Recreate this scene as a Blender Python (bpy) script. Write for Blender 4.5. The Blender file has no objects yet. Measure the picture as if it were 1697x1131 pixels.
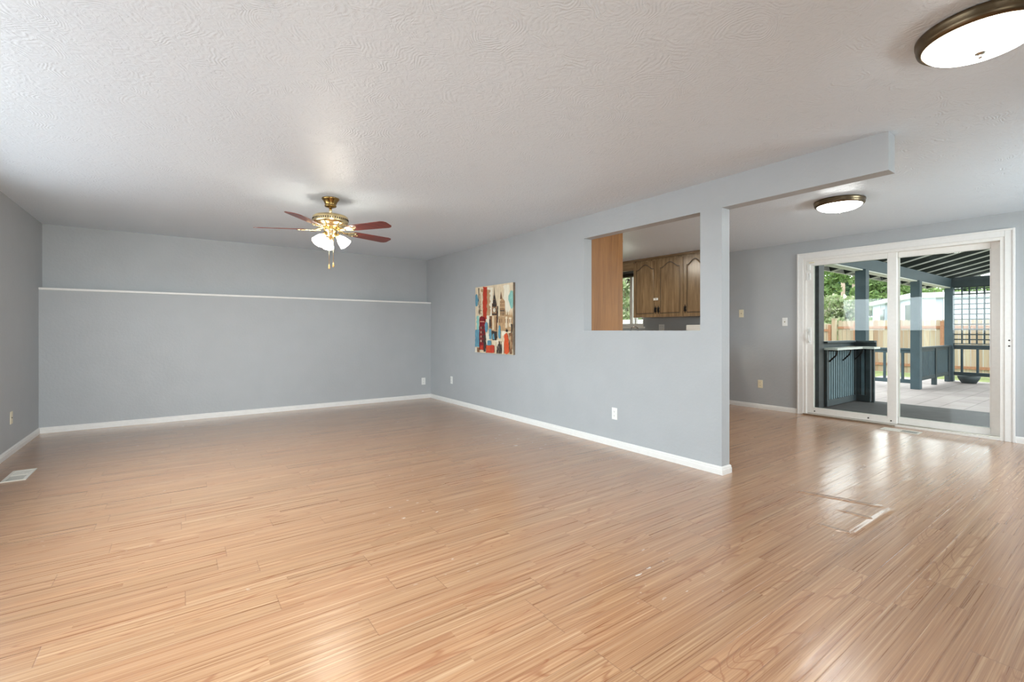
import bpy, math, random
import numpy as np
from mathutils import Matrix, Vector, Euler

R = math.radians
SC = bpy.context.scene
COL = SC.collection
random.seed(7)

# ------------------------------------------------------------------ camera
CAM_H = 1.188
cd = bpy.data.cameras.new('camera')
cam = bpy.data.objects.new('camera', cd); COL.objects.link(cam)
cam.location = (0, 0, CAM_H)
cam.rotation_euler = (R(90), 0, -0.6229)
cd.sensor_width = 36.0
cd.lens = 770.63 / 1697 * 36
cd.shift_y = -(547.64 - 565.5) / 1697 * -1
cd.clip_start = 0.02; cd.clip_end = 300
SC.camera = cam

# ------------------------------------------------------------------ view
vs = SC.view_settings
vs.view_transform = 'Standard'; vs.look = 'None'; vs.gamma = 1.0
vs.use_curve_mapping = False
vs.exposure = 0.66

# ------------------------------------------------------------------ sky: thin white overcast
SKY = 3.4
W = bpy.data.worlds.new('sky'); SC.world = W
W.use_nodes = True
nt = W.node_tree; nt.nodes.clear()
out = nt.nodes.new('ShaderNodeOutputWorld'); bg = nt.nodes.new('ShaderNodeBackground')
bg.inputs['Color'].default_value = (0.94, 0.97, 1.0, 1); bg.inputs['Strength'].default_value = SKY
nt.links.new(bg.outputs[0], out.inputs[0])
SC.cycles.max_bounces = 10; SC.cycles.diffuse_bounces = 6; SC.cycles.glossy_bounces = 4
SC.cycles.transparent_max_bounces = 12
SC.cycles.sample_clamp_indirect = 6.0
SC.cycles.use_denoising = True

# window openings (portals guide the daylight sampling; they give no light of their own)
def portal(name, loc, rot, sx, sy):
    l = bpy.data.lights.new(name, 'AREA'); l.shape = 'RECTANGLE'; l.size = sx; l.size_y = sy
    l.cycles.is_portal = True
    o = bpy.data.objects.new(name, l); COL.objects.link(o); o.location = loc; o.rotation_euler = rot
    return o

# ------------------------------------------------------------------ room dimensions (metres)
XL, XP, TW, XD = -1.298, 3.624, 0.117, 7.185
YB, YB2, YR = 7.50, 7.666, -1.6
H = 2.44
YC, YE, ZB = 2.095, 0.992, 2.196
WIN_Y0, WIN_Y1, WIN_Z0, WIN_Z1 = 1.0, 5.5, 1.08, 2.12
DY0, DY1, DZ = 0.965, 2.935, 2.19
KW_Y0, KW_Y1, KW_Z0, KW_Z1 = 5.72, 7.05, 1.255, 2.30
def daylight(name, loc, rot, sx, sy, watts, rgb=(.96, .985, 1.0)):
    o = portal(name, loc, rot, sx, sy); l = o.data; l.cycles.is_portal = False
    l.energy = watts; l.color = rgb
    return o
# area lights: daylight behind the left window, fill through two added rear windows
daylight('daylight_left', (XL - 0.50, (WIN_Y0 + WIN_Y1) / 2, (WIN_Z0 + WIN_Z1) / 2 + .12), (0, R(-55), 0), 1.3, WIN_Y1 - WIN_Y0, 92, (.78, .93, 1.0)).data.spread = R(112)
daylight('rear_fill', (0.35, YR - 0.20, 1.50), (R(77), 0, 0), 1.9, 1.2, 37, (.90, .97, .98)).data.spread = R(78)
daylight('dining_fill', (5.6, YR - 0.16, 1.45), (R(90), 0, 0), 1.6, 1.2, 52, (.82, .94, 1.0)).data.spread = R(130)
portal('daylight_patio', (XD + 0.17, (DY0 + DY1) / 2, DZ / 2), (0, R(90), 0), DZ, DY1 - DY0)
portal('daylight_kitchen', (XD + 0.17, (KW_Y0 + KW_Y1) / 2, (KW_Z0 + KW_Z1) / 2), (0, R(90), 0), KW_Z1 - KW_Z0, KW_Y1 - KW_Y0)

# ------------------------------------------------------------------ materials
def s2l(c):
    return tuple(((x / 255) / 12.92 if x / 255 <= 0.04045 else ((x / 255 + 0.055) / 1.055) ** 2.4) for x in c) + (1.0,)

class NB:
    """small node builder"""
    def __init__(self, name):
        self.m = bpy.data.materials.new(name); self.m.use_nodes = True
        self.t = self.m.node_tree; self.t.nodes.clear()
        self.out = self.n('ShaderNodeOutputMaterial')
    def n(self, typ, **kw):
        nd = self.t.nodes.new(typ)
        for k, v in kw.items(): setattr(nd, k, v)
        return nd
    def set(self, sock, v):
        if isinstance(v, bpy.types.NodeSocket): self.t.links.new(v, sock)
        else:
            if hasattr(sock.default_value, '__len__') and not hasattr(v, '__len__'): v = (v,) * len(sock.default_value)
            sock.default_value = v
    def math(self, op, a, b=0.0, c=None, clamp=False):
        nd = self.n('ShaderNodeMath', operation=op); nd.use_clamp = clamp
        self.set(nd.inputs[0], a); self.set(nd.inputs[1], b)
        if c is not None: self.set(nd.inputs[2], c)
        return nd.outputs[0]
    def pos(self):
        return self.n('ShaderNodeNewGeometry').outputs['Position']
    def obj(self):
        return self.n('ShaderNodeTexCoord').outputs['Object']
    def mapping(self, vec, scale=(1, 1, 1), loc=(0, 0, 0), rot=(0, 0, 0)):
        nd = self.n('ShaderNodeMapping'); self.set(nd.inputs['Vector'], vec)
        nd.inputs['Scale'].default_value = scale; nd.inputs['Location'].default_value = loc
        nd.inputs['Rotation'].default_value = rot
        return nd.outputs[0]
    def sep(self, v):
        nd = self.n('ShaderNodeSeparateXYZ'); self.set(nd.inputs[0], v); return nd.outputs
    def comb(self, x, y, z=0.0):
        nd = self.n('ShaderNodeCombineXYZ')
        for s, v in zip(nd.inputs, (x, y, z)): self.set(s, v)
        return nd.outputs[0]
    def noise(self, vec, scale=5, detail=2, rough=.5, dist=0.0):
        nd = self.n('ShaderNodeTexNoise'); self.set(nd.inputs['Vector'], vec)
        nd.inputs['Scale'].default_value = scale; nd.inputs['Detail'].default_value = detail
        nd.inputs['Roughness'].default_value = rough; nd.inputs['Distortion'].default_value = dist
        return nd.outputs[0]
    def white(self, vec):
        nd = self.n('ShaderNodeTexWhiteNoise', noise_dimensions='3D'); self.set(nd.inputs['Vector'], vec)
        return nd.outputs['Value']
    def ramp(self, fac, stops, interp='LINEAR'):
        nd = self.n('ShaderNodeValToRGB'); self.set(nd.inputs[0], fac)
        cr = nd.color_ramp; cr.interpolation = interp
        while len(cr.elements) < len(stops): cr.elements.new(0.5)
        for e, (p, c) in zip(cr.elements, stops):
            e.position = p; e.color = c if len(c) == 4 else tuple(c) + (1,)
        return nd.outputs[0]
    def rng(self, v, a, b, c=0.0, d=1.0, smooth=False):
        nd = self.n('ShaderNodeMapRange'); self.set(nd.inputs[0], v)
        if smooth: nd.interpolation_type = 'SMOOTHSTEP'
        for i, k in enumerate((a, b, c, d)): nd.inputs[i + 1].default_value = k
        return nd.outputs[0]
    def mix(self, f, a, b, blend='MIX'):
        nd = self.n('ShaderNodeMix', data_type='RGBA', blend_type=blend)
        self.set(nd.inputs['Factor'], f); self.set(nd.inputs['A'], a); self.set(nd.inputs['B'], b)
        return nd.outputs['Result']
    def bump(self, h, strength=.3, dist=.01, normal=None):
        nd = self.n('ShaderNodeBump'); nd.inputs['Strength'].default_value = strength
        nd.inputs['Distance'].default_value = dist; self.set(nd.inputs['Height'], h)
        if normal is not None: self.set(nd.inputs['Normal'], normal)
        return nd.outputs[0]
    def bsdf(self, color, rough=.5, metal=0.0, spec=.5, normal=None, **kw):
        b = self.n('ShaderNodeBsdfPrincipled')
        self.set(b.inputs['Base Color'], color); self.set(b.inputs['Roughness'], rough)
        self.set(b.inputs['Metallic'], metal); self.set(b.inputs['Specular IOR Level'], spec)
        if normal is not None: self.set(b.inputs['Normal'], normal)
        for k, v in kw.items(): self.set(b.inputs[k], v)
        self.t.links.new(b.outputs[0], self.out.inputs[0])
        return b

def plain(name, rgb, rough=.5, metal=0.0, spec=.5, var=.06, scale=30, bump=0.0):
    m = NB(name); p = m.pos()
    n = m.noise(p, scale, 3)
    c = s2l(rgb)
    lo = tuple(x * (1 - var) for x in c[:3]) + (1,); hi = tuple(min(1, x * (1 + var)) for x in c[:3]) + (1,)
    col = m.ramp(n, [(.3, lo), (.7, hi)])
    m.bsdf(col, rough, metal, spec, m.bump(n, bump, .003) if bump else None)
    return m.m

def wall_paint():
    m = NB('blue_grey_wall_paint'); p = m.pos()
    n = m.noise(p, 34, 3, .55); n2 = m.noise(p, 4, 2)
    col = m.ramp(n2, [(.3, s2l((173, 176, 178))), (.7, s2l((176, 179, 181)))])
    m.bsdf(col, .42, 0, .35, m.bump(n, .28, .006))
    return m.m

def ceiling_paint():
    m = NB('trowelled_ceiling_paint'); p = m.pos()
    wv = m.noise(p, 3.5, 2, .5)
    pw = m.n('ShaderNodeVectorMath', operation='ADD'); m.set(pw.inputs[0], p)
    m.set(pw.inputs[1], m.comb(m.math('MULTIPLY', wv, .25), m.math('MULTIPLY', m.noise(p, 5.1, 2, .5), .25), 0.0))
    vo = m.n('ShaderNodeTexVoronoi'); m.set(vo.inputs['Vector'], pw.outputs[0]); vo.inputs['Scale'].default_value = 3.6
    rings = m.math('SINE', m.math('MULTIPLY', vo.outputs['Distance'], 105.0))
    mask = m.rng(m.noise(p, 8, 3, .6), .42, .62)
    strokes = m.noise(p, 26, 3, .55, 1.4)
    hgt = m.math('ADD', m.math('MULTIPLY', m.math('MULTIPLY', rings, mask), .16), strokes)
    m.bsdf(s2l((221, 231, 240)), .40, 0, .4, m.bump(hgt, .7, .006))
    return m.m

def floor_mat():
    m = NB('laminate_plank_floor'); p = m.pos()
    x, y, z = m.sep(p)
    PW, PL = .136, 1.21
    row = m.math('FLOOR', m.math('DIVIDE', y, PW))
    off = m.math('MULTIPLY', m.white(m.comb(row, 3.3, 0)), PL)
    xs = m.math('ADD', x, off)
    colm = m.math('FLOOR', m.math('DIVIDE', xs, PL))
    tone = m.white(m.comb(row, colm, 1.0))
    tone2 = m.white(m.comb(row, colm, 7.0))
    fy = m.math('FRACT', m.math('DIVIDE', y, PW)); fx = m.math('FRACT', m.math('DIVIDE', xs, PL))
    sub = m.math('FLOOR', m.math('MULTIPLY', fy, 2.0))
    tone3 = m.white(m.comb(m.math('ADD', m.math('MULTIPLY', row, 2.0), sub), m.math('FLOOR', m.math('DIVIDE', m.math('ADD', xs, m.math('MULTIPLY', sub, .37)), 1.21)), 5.0))
    gv = m.comb(m.math('ADD', x, m.math('MULTIPLY', tone, 31.0)), m.math('ADD', y, m.math('MULTIPLY', tone2, 9.0)), m.math('MULTIPLY', tone3, 6.0))
    wob = m.noise(m.mapping(gv, (1.6, 6, 1)), 1.0, 2, .5)
    g1 = m.noise(m.mapping(gv, (.5, 52, 1)), 1.6, 4, .6, .3)
    g2 = m.noise(m.mapping(gv, (1.3, 170, 1)), 1.6, 2, .5, .2)
    # cathedral figure: contour lines of a stretched field
    fld = m.noise(m.mapping(gv, (1.1, 9, 1)), 1.0, 1, .4, .3)
    ring = m.math('ABSOLUTE', m.math('SUBTRACT', m.math('FRACT', m.math('MULTIPLY', fld, 13.0)), .5))
    ringm = m.rng(ring, .0, .14, 1.0, 0.0, True)
    ringm = m.math('MULTIPLY', ringm, m.rng(tone3, .45, .75))
    c = m.ramp(g1, [(.30, s2l((136, 97, 67))), (.42, s2l((164, 121, 86))), (.55, s2l((181, 140, 103))), (.70, s2l((203, 168, 132)))])
    c = m.mix(m.rng(g2, .44, .70, 0, .5), c, s2l((136, 92, 64)))
    c = m.mix(m.math('MULTIPLY', ringm, .7), c, s2l((138, 86, 54)))
    tv = m.rng(tone3, 0, 1, .93, 1.06)
    c = m.mix(1.0, c, m.comb(tv, tv, tv), 'MULTIPLY')
    tr = m.rng(tone, 0, 1, 0, .16)
    c = m.mix(tr, c, s2l((180, 122, 88)))
    # seams
    ey = m.math('MULTIPLY', m.math('SUBTRACT', .5, m.math('ABSOLUTE', m.math('SUBTRACT', fy, .5))), PW)
    ex = m.math('MULTIPLY', m.math('SUBTRACT', .5, m.math('ABSOLUTE', m.math('SUBTRACT', fx, .5))), PL)
    e = m.math('MINIMUM', ey, ex)
    seam = m.rng(e, .0008, .0022, 1.0, 0.0)
    seamx = m.rng(ex, .0008, .003, 1.0, 0.0)
    c = m.mix(m.math('MAXIMUM', m.math('MULTIPLY', seam, .3), m.math('MULTIPLY', seamx, .45)), c, s2l((110, 68, 42)))
    # worn white specks
    sp_n = m.noise(m.mapping(p, (14, 26, 1)), 1.0, 2, .6)
    patch = m.rng(m.noise(p, 1.1, 1), .56, .66)
    speck = m.math('MULTIPLY', m.rng(sp_n, .685, .71), patch)
    c = m.mix(m.math('MULTIPLY', speck, .75), c, s2l((228, 222, 214)))
    # lifted plank edges by the dining area
    def ridge_line(coord, at, half, other, lo, hi, soft):
        d = m.math('ABSOLUTE', m.math('SUBTRACT', coord, at))
        r = m.rng(d, 0.0, half, 1.0, 0.0, True)
        a = m.rng(other, lo - soft, lo + soft); b = m.rng(other, hi - soft, hi + soft, 1.0, 0.0)
        return m.math('MULTIPLY', r, m.math('MULTIPLY', a, b))
    wx = m.math('ADD', x, m.math('MULTIPLY', m.math('SUBTRACT', m.noise(p, 9, 2), .5), .05))
    r1 = ridge_line(m.math('ADD', wx, m.math('MULTIPLY', y, .28)), 4.15, .045, y, 1.10, 1.56, .04)
    r2 = ridge_line(y, 1.04, .035, x, 3.18, 3.82, .05)
    r3 = ridge_line(wx, 3.19, .03, y, 1.04, 1.22, .03)
    r4 = ridge_line(wx, 3.55, .03, y, 1.04, 1.22, .03)
    rr = m.math('MAXIMUM', m.math('MAXIMUM', r1, r2), m.math('MAXIMUM', r3, r4))
    wave = m.noise(m.mapping(p, (2.2, 5.5, 1)), 1.0, 2, .5)
    hgt = m.math('ADD', m.math('MULTIPLY', rr, .0075), m.math('MULTIPLY', wave, .0050))
    rip = m.noise(m.mapping(p, (5, 34, 1)), 1.0, 2, .5)
    hgt = m.math('ADD', hgt, m.math('MULTIPLY', rip, .0011))
    hgt = m.math('ADD', hgt, m.math('MULTIPLY', seam, -.0005))
    hgt = m.math('ADD', hgt, m.math('MULTIPLY', g1, .0006))
    rough = m.rng(g1, .3, .7, .26, .34)
    m.bsdf(c, rough, 0, .5, m.bump(hgt, .55, 1.0), **{'Coat Weight': .8, 'Coat Roughness': .2, 'Coat IOR': 1.5, 'Coat Normal': m.bump(hgt, .55, 1.0)})
    return m.m

def wood(name, dark, light, rough=.4, axis='Z', scale=1.0, spec=.5, world=True):
    m = NB(name); p = m.pos() if world else m.obj()
    sc = {'Z': (14, 14, 1.1), 'X': (1.1, 14, 14), 'Y': (14, 1.1, 14)}[axis]
    n = m.noise(m.mapping(p, tuple(s * scale for s in sc)), 1.6, 4, .6, .6)
    n2 = m.noise(m.mapping(p, tuple(s * 4 * scale for s in sc)), 2, 3, .6)
    c = m.ramp(n, [(.25, s2l(dark)), (.7, s2l(light))])
    c = m.mix(m.rng(n2, .5, .8, 0, .35), c, s2l(tuple(int(v * .75) for v in dark)))
    m.bsdf(c, rough, 0, spec, m.bump(n2, .08, .002))
    return m.m

def emis(name, rgb, strength, edge=.7):
    m = NB(name)
    lw = m.n('ShaderNodeLayerWeight'); lw.inputs[0].default_value = .35
    e = m.n('ShaderNodeEmission')
    col = m.ramp(lw.outputs['Facing'], [(0, s2l(rgb)), (1, tuple(v * edge for v in s2l(rgb)[:3]) + (1,))])
    m.set(e.inputs['Color'], col); e.inputs['Strength'].default_value = strength
    m.t.links.new(e.outputs[0], m.out.inputs[0])
    return m.m

def glass():
    m = NB('window_glass')
    fr = m.n('ShaderNodeFresnel'); fr.inputs[0].default_value = 1.3
    t = m.n('ShaderNodeBsdfTransparent'); t.inputs[0].default_value = (.93, .96, .94, 1)
    g = m.n('ShaderNodeBsdfGlossy'); g.inputs['Roughness'].default_value = .01
    n = m.noise(m.pos(), 3, 2)
    f = m.math('MULTIPLY', fr.outputs[0], m.rng(n, .2, .8, .8, 1.0), clamp=True)
    s = m.n('ShaderNodeMixShader'); m.set(s.inputs[0], f)
    m.t.links.new(t.outputs[0], s.inputs[1]); m.t.links.new(g.outputs[0], s.inputs[2])
    m.t.links.new(s.outputs[0], m.out.inputs[0])
    return m.m

def boards(name, cols, axis=1, width=.14, rough=.8, stain=.5):
    m = NB(name); p = m.pos(); c3 = m.sep(p)
    idx = m.math('FLOOR', m.math('DIVIDE', c3[axis], width))
    t = m.white(m.comb(idx, 2.0, 0))
    c = m.ramp(t, [(i / (len(cols) - 1), s2l(c)) for i, c in enumerate(cols)])
    n = m.noise(m.mapping(p, (9, 9, .8)), 1.5, 4, .6, .5)
    c = m.mix(m.rng(n, .42, .7, 0, stain), c, s2l((150, 118, 92)))
    m.bsdf(c, rough, 0, .2)
    return m.m

def leaf(name, a, b, c):
    m = NB(name)
    oi = m.noise(m.pos(), 2.2, 3, .7)
    col = m.ramp(oi, [(.3, s2l(a)), (.5, s2l(b)), (.7, s2l(c))])
    bs = m.bsdf(col, .55, 0, .3)
    tr = m.n('ShaderNodeBsdfTranslucent'); m.set(tr.inputs[0], col)
    mxs = m.n('ShaderNodeMixShader'); mxs.inputs[0].default_value = .35
    m.t.links.new(bs.outputs[0], mxs.inputs[1]); m.t.links.new(tr.outputs[0], mxs.inputs[2])
    m.t.links.new(mxs.outputs[0], m.out.inputs[0])
    return m.m

def pavers():
    m = NB('patio_pavers'); p = m.pos()
    br = m.n('ShaderNodeTexBrick'); m.set(br.inputs['Vector'], m.mapping(p, (1, 1, 1), rot=(0, 0, 0)))
    br.inputs['Scale'].default_value = 1.0; br.inputs['Brick Width'].default_value = .62; br.inputs['Row Height'].default_value = .31
    br.inputs['Mortar Size'].default_value = .006
    br.inputs['Color1'].default_value = s2l((168, 157, 154)); br.inputs['Color2'].default_value = s2l((150, 139, 137))
    br.inputs['Mortar'].default_value = s2l((112, 104, 102))
    n = m.noise(p, 3, 3)
    c = m.mix(m.rng(n, .35, .7, 0, .4), br.outputs[0], s2l((176, 168, 166)))
    m.bsdf(c, .75, 0, .3)
    return m.m

M = dict(
    wall=wall_paint(), ceil=ceiling_paint(), floor=floor_mat(),
    trim=plain('white_trim_paint', (232, 230, 226), .35, var=.02),
    vinyl=plain('white_vinyl', (234, 231, 225), .32, var=.02),
    ext=plain('grey_exterior_siding', (120, 128, 130), .7),
    white=plain('white_plastic', (236, 236, 232), .35, var=.02),
    ivory=plain('ivory_plastic', (232, 221, 192), .4, var=.03),
    slot=plain('dark_slot', (52, 48, 44), .6),
    brass=plain('polished_brass', (226, 204, 156), .24, 1.0, var=.04),
    darkbrass=plain('antique_brass', (150, 122, 74), .25, 1.0, var=.06),
    bronze=plain('brushed_bronze', (112, 98, 78), .34, 1.0, var=.06),
    nickel=plain('brushed_nickel', (188, 182, 170), .3, 1.0, var=.04),
    black=plain('black_iron', (30, 28, 26), .45, .6),
    cherry=wood('cherry_blade_wood', (84, 28, 20), (122, 44, 28), .3, 'X'),
    oak=wood('brown_oak_cabinet', (110, 88, 62), (156, 130, 97), .27, 'Z', spec=.6),
    oakh=wood('brown_oak_rail', (110, 88, 62), (156, 130, 97), .27, 'Y', spec=.6),
    pantry=wood('orange_brown_veneer', (128, 84, 40), (162, 110, 58), .4, 'Z', .7),
    glass=glass(),
    dome=emis('lit_frosted_glass', (255, 255, 250), 24.0, .8),
    shade=emis('lit_white_shade', (255, 246, 230), 22.0, .8),
    worktop=plain('pale_worktop', (206, 200, 190), .3),
    chrome=plain('chrome', (200, 200, 200), .1, 1.0),
    register=plain('painted_register', (222, 218, 208), .4, var=.03),
    slat=plain('grey_blue_stain', (94, 116, 124), .6, var=.1, scale=9),
    teal=plain('teal_grey_stain', (58, 76, 84), .6, var=.12, scale=8),
    teald=plain('dark_teal_stain', (48, 60, 64), .6, var=.15, scale=9),
    tealx=plain('scuffed_black_paint', (40, 46, 48), .5, var=.35, scale=14),
    rafter=plain('pale_board_lit_edge', (206, 208, 202), .7),  # pale boards; also the rafters' lit lower edges, as colour
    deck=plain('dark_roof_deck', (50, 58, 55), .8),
    concrete=plain('grey_concrete', (86, 85, 85), .85, var=.12, scale=5, spec=.3),
    pavers=pavers(),
    bounce=plain('pale_bounce_ground', (222, 222, 222), .8, var=.06, scale=3),
    lawn=plain('lawn_grass', (118, 128, 80), .9, var=.35, scale=12),
    fence=boards('weathered_fence_boards', [(164, 153, 133), (143, 128, 110), (178, 166, 148), (140, 117, 98), (158, 148, 132)]),
    fencer=plain('fence_rail_wood', (140, 98, 72), .8, var=.2),
    siding=plain('pale_blue_siding', (176, 188, 204), .6, var=.03),
    metalroof=plain('white_roof_metal', (206, 210, 212), .5, var=.03),
    dkglass=plain('dark_window_glass', (74, 78, 80), .2),
    bark=plain('bark', (96, 80, 64), .9, var=.3),
    polewood=plain('weathered_pole', (150, 132, 116), .9, var=.2),
    conifer=leaf('conifer_needles', (34, 56, 40), (60, 88, 60), (92, 116, 80)),
    maple=leaf('bright_leaves', (74, 100, 54), (112, 138, 80), (160, 182, 120)),
    rhodo=leaf('pale_flowering_leaves', (88, 112, 66), (140, 154, 110), (216, 206, 192)),
    blind=plain('dark_blind_fabric', (70, 66, 60), .8),
)

# ------------------------------------------------------------------ mesh builder
class MB:
    def __init__(self, xf=None):
        self.v = []; self.f = []; self.mi = []; self.xf = xf or Matrix.Identity(4); self.cur = 0; self.sm = []
    def add(self, vs, fs, xf=None, smooth=False):
        T = self.xf @ xf if xf is not None else self.xf
        b = len(self.v)
        self.v += [tuple(T @ Vector(v)) for v in vs]
        for f in fs:
            self.f.append([b + i for i in f]); self.mi.append(self.cur); self.sm.append(smooth)
        return self
    def box(self, x0, x1, y0, y1, z0, z1, xf=None):
        if x0 > x1: x0, x1 = x1, x0
        if y0 > y1: y0, y1 = y1, y0
        if z0 > z1: z0, z1 = z1, z0
        vs = [(x, y, z) for x in (x0, x1) for y in (y0, y1) for z in (z0, z1)]
        fs = [(0, 1, 3, 2), (4, 6, 7, 5), (0, 4, 5, 1), (2, 3, 7, 6), (0, 2, 6, 4), (1, 5, 7, 3)]
        return self.add(vs, fs, xf)
    def prism(self, poly, h0, h1, xf=None, smooth=False):
        """polygon in XY extruded along Z (ccw)"""
        n = len(poly)
        vs = [(x, y, h0) for x, y in poly] + [(x, y, h1) for x, y in poly]
        fs = [tuple(reversed(range(n))), tuple(range(n, 2 * n))]
        fs += [(i, (i + 1) % n, n + (i + 1) % n, n + i) for i in range(n)]
        return self.add(vs, fs, xf, smooth)
    def lathe(self, prof, n=32, xf=None, smooth=True):
        """profile of (r, z) turned about Z"""
        vs = []; fs = []; rings = []
        for r, z in prof:
            if r < 1e-6: rings.append([len(vs)]); vs.append((0, 0, z))
            else:
                rings.append(list(range(len(vs), len(vs) + n)))
                vs += [(r * math.cos(2 * math.pi * i / n), r * math.sin(2 * math.pi * i / n), z) for i in range(n)]
        for a, b in zip(rings[:-1], rings[1:]):
            if len(a) == 1 and len(b) == 1: continue
            for i in range(n):
                j = (i + 1) % n
                if len(a) == 1: fs.append((a[0], b[i], b[j]))
                elif len(b) == 1: fs.append((a[i], b[0], a[j]))
                else: fs.append((a[i], b[i], b[j], a[j]))
        return self.add(vs, fs, xf, smooth)
    def tube(self, pts, r, n=8, xf=None):
        pts = [Vector(p) for p in pts]; vs = []; fs = []
        for i, p in enumerate(pts):
            d = (pts[min(i + 1, len(pts) - 1)] - pts[max(i - 1, 0)]).normalized()
            a = d.cross(Vector((0, 0, 1)))
            if a.length < 1e-3: a = d.cross(Vector((1, 0, 0)))
            a.normalize(); b = d.cross(a)
            rr = r[i] if hasattr(r, '__len__') else r
            vs += [tuple(p + a * rr * math.cos(2 * math.pi * k / n) + b * rr * math.sin(2 * math.pi * k / n)) for k in range(n)]
        for i in range(len(pts) - 1):
            for k in range(n):
                l = (k + 1) % n
                fs.append((i * n + k, i * n + l, (i + 1) * n + l, (i + 1) * n + k))
        fs.append(tuple(reversed(range(n)))); fs.append(tuple(range((len(pts) - 1) * n, len(pts) * n)))
        return self.add(vs, fs, xf, True)
    def build(self, name, mats, parent=None, bevel=0.0, label=None):
        me = bpy.data.meshes.new(name); me.from_pydata(self.v, [], self.f)
        if not isinstance(mats, (list, tuple)): mats = [mats]
        for m in mats: me.materials.append(m)
        me.polygons.foreach_set('material_index', self.mi)
        me.polygons.foreach_set('use_smooth', self.sm)
        me.update()
        import bmesh
        bm = bmesh.new(); bm.from_mesh(me); bmesh.ops.recalc_face_normals(bm, faces=bm.faces); bm.to_mesh(me); bm.free()
        o = bpy.data.objects.new(name, me); COL.objects.link(o)
        if parent is not None:
            o.parent = parent
            if parent.parent is None: o.matrix_parent_inverse = parent.matrix_basis.inverted()
        if bevel:
            b = o.modifiers.new('bevel', 'BEVEL'); b.width = bevel; b.segments = 2; b.limit_method = 'ANGLE'; b.angle_limit = R(40)
        if label: o['label'] = label
        return o

def tag(o, label, cat, group=None, kind=None):
    o['label'] = label; o['category'] = cat
    if group: o['group'] = group
    if kind: o['kind'] = kind
    return o
def thing(name, loc, label, cat, group=None, kind=None):
    o = bpy.data.objects.new(name, None); COL.objects.link(o)
    o.location = loc; o.empty_display_size = .05
    return tag(o, label, cat, group, kind)
def struct(o, label=None, cat=None):
    o['kind'] = 'structure'
    if label: o['label'] = label
    if cat: o['category'] = cat
    return o
def copy_tree(o, parent=None):
    c = o.copy(); COL.objects.link(c)
    if parent is not None: c.parent = parent
    for ch in list(o.children): copy_tree(ch, c)
    return c

# ================================================================== THE SETTING
OUTX = XD + .15
b = MB(); b.box(XL - .15, OUTX, YR - .15, YB2 + .15, -.1, 0)
struct(b.build('floor', M['floor']), 'orange-brown laminate plank floor with worn seams', 'floor')
b = MB(); b.box(XL - .15, OUTX, YR - .15, YB2 + .15, H, H + .14)
struct(b.build('ceiling', M['ceil']), 'white ceiling with swirled trowel texture', 'ceiling')

# back wall: thick lower half, set-back upper half
b = MB(); b.box(XL, XP, YB, YB2 + .15, 0, 1.655); b.box(XL, XP, YB2, YB2 + .15, 1.655, H)
b.box(XP, XD, YB2, YB2 + .15, 0, H)
struct(b.build('wall_back', M['wall']), 'blue-grey back wall stepped back above its ledge', 'wall')
b = MB(); b.box(XL, XP, YB - .012, YB2, 1.655, 1.68)
struct(b.build('trim_1', M['trim'], bevel=.003), 'long thin white ledge cap across the back wall', 'ledge')

# left wall with the wide window opening
b = MB()
b.box(XL - .15, XL, YR, WIN_Y0, 0, H); b.box(XL - .15, XL, WIN_Y1, YB2 + .15, 0, H)
b.box(XL - .15, XL, WIN_Y0, WIN_Y1, 0, WIN_Z0); b.box(XL - .15, XL, WIN_Y0, WIN_Y1, WIN_Z1, H)
struct(b.build('wall_left', M['wall']), 'blue-grey left wall beside the floor register', 'wall')
b = MB()
for (x0, x1, z0, z1) in ((XL - .15, -.65, 0, H), (-.65, 1.35, 0, .85), (-.65, 1.35, 2.05, H), (1.35, 4.8, 0, H), (4.8, 6.4, 0, .85), (4.8, 6.4, 2.05, H), (6.4, OUTX, 0, H)):
    b.box(x0, x1, YR - .15, YR, z0, z1)
struct(b.build('wall_rear', M['wall']), 'blue-grey wall behind the camera', 'wall')

# partition with pass-through, end pillar and header beam
PY0, PY1, PZ0, PZ1 = 2.289, 3.690, 1.185, 2.196
b = MB()
b.box(XP, XP + TW, PY1, YB2, 0, H)
b.box(XP, XP + TW, PY0, PY1, 0, PZ0)
b.box(XP, XP + TW, YE, PY1, PZ1, H)
b.box(XP, XP + TW, YC, PY0, 0, PZ1)
struct(b.build('wall_partition', M['wall']), 'blue-grey partition wall with pass-through opening and header beam', 'wall')

# exterior wall with sliding door and kitchen window openings
b = MB()
for (y0, y1, z0, z1) in ((YR, DY0, 0, H), (DY0, DY1, DZ, H), (DY1, KW_Y0, 0, H), (KW_Y0, KW_Y1, 0, KW_Z0), (KW_Y0, KW_Y1, KW_Z1, H), (KW_Y1, YB2 + .15, 0, H)):
    b.box(XD, OUTX, y0, y1, z0, z1)
struct(b.build('wall_right', M['wall']), 'blue-grey dining wall around the sliding door', 'wall')

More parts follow.
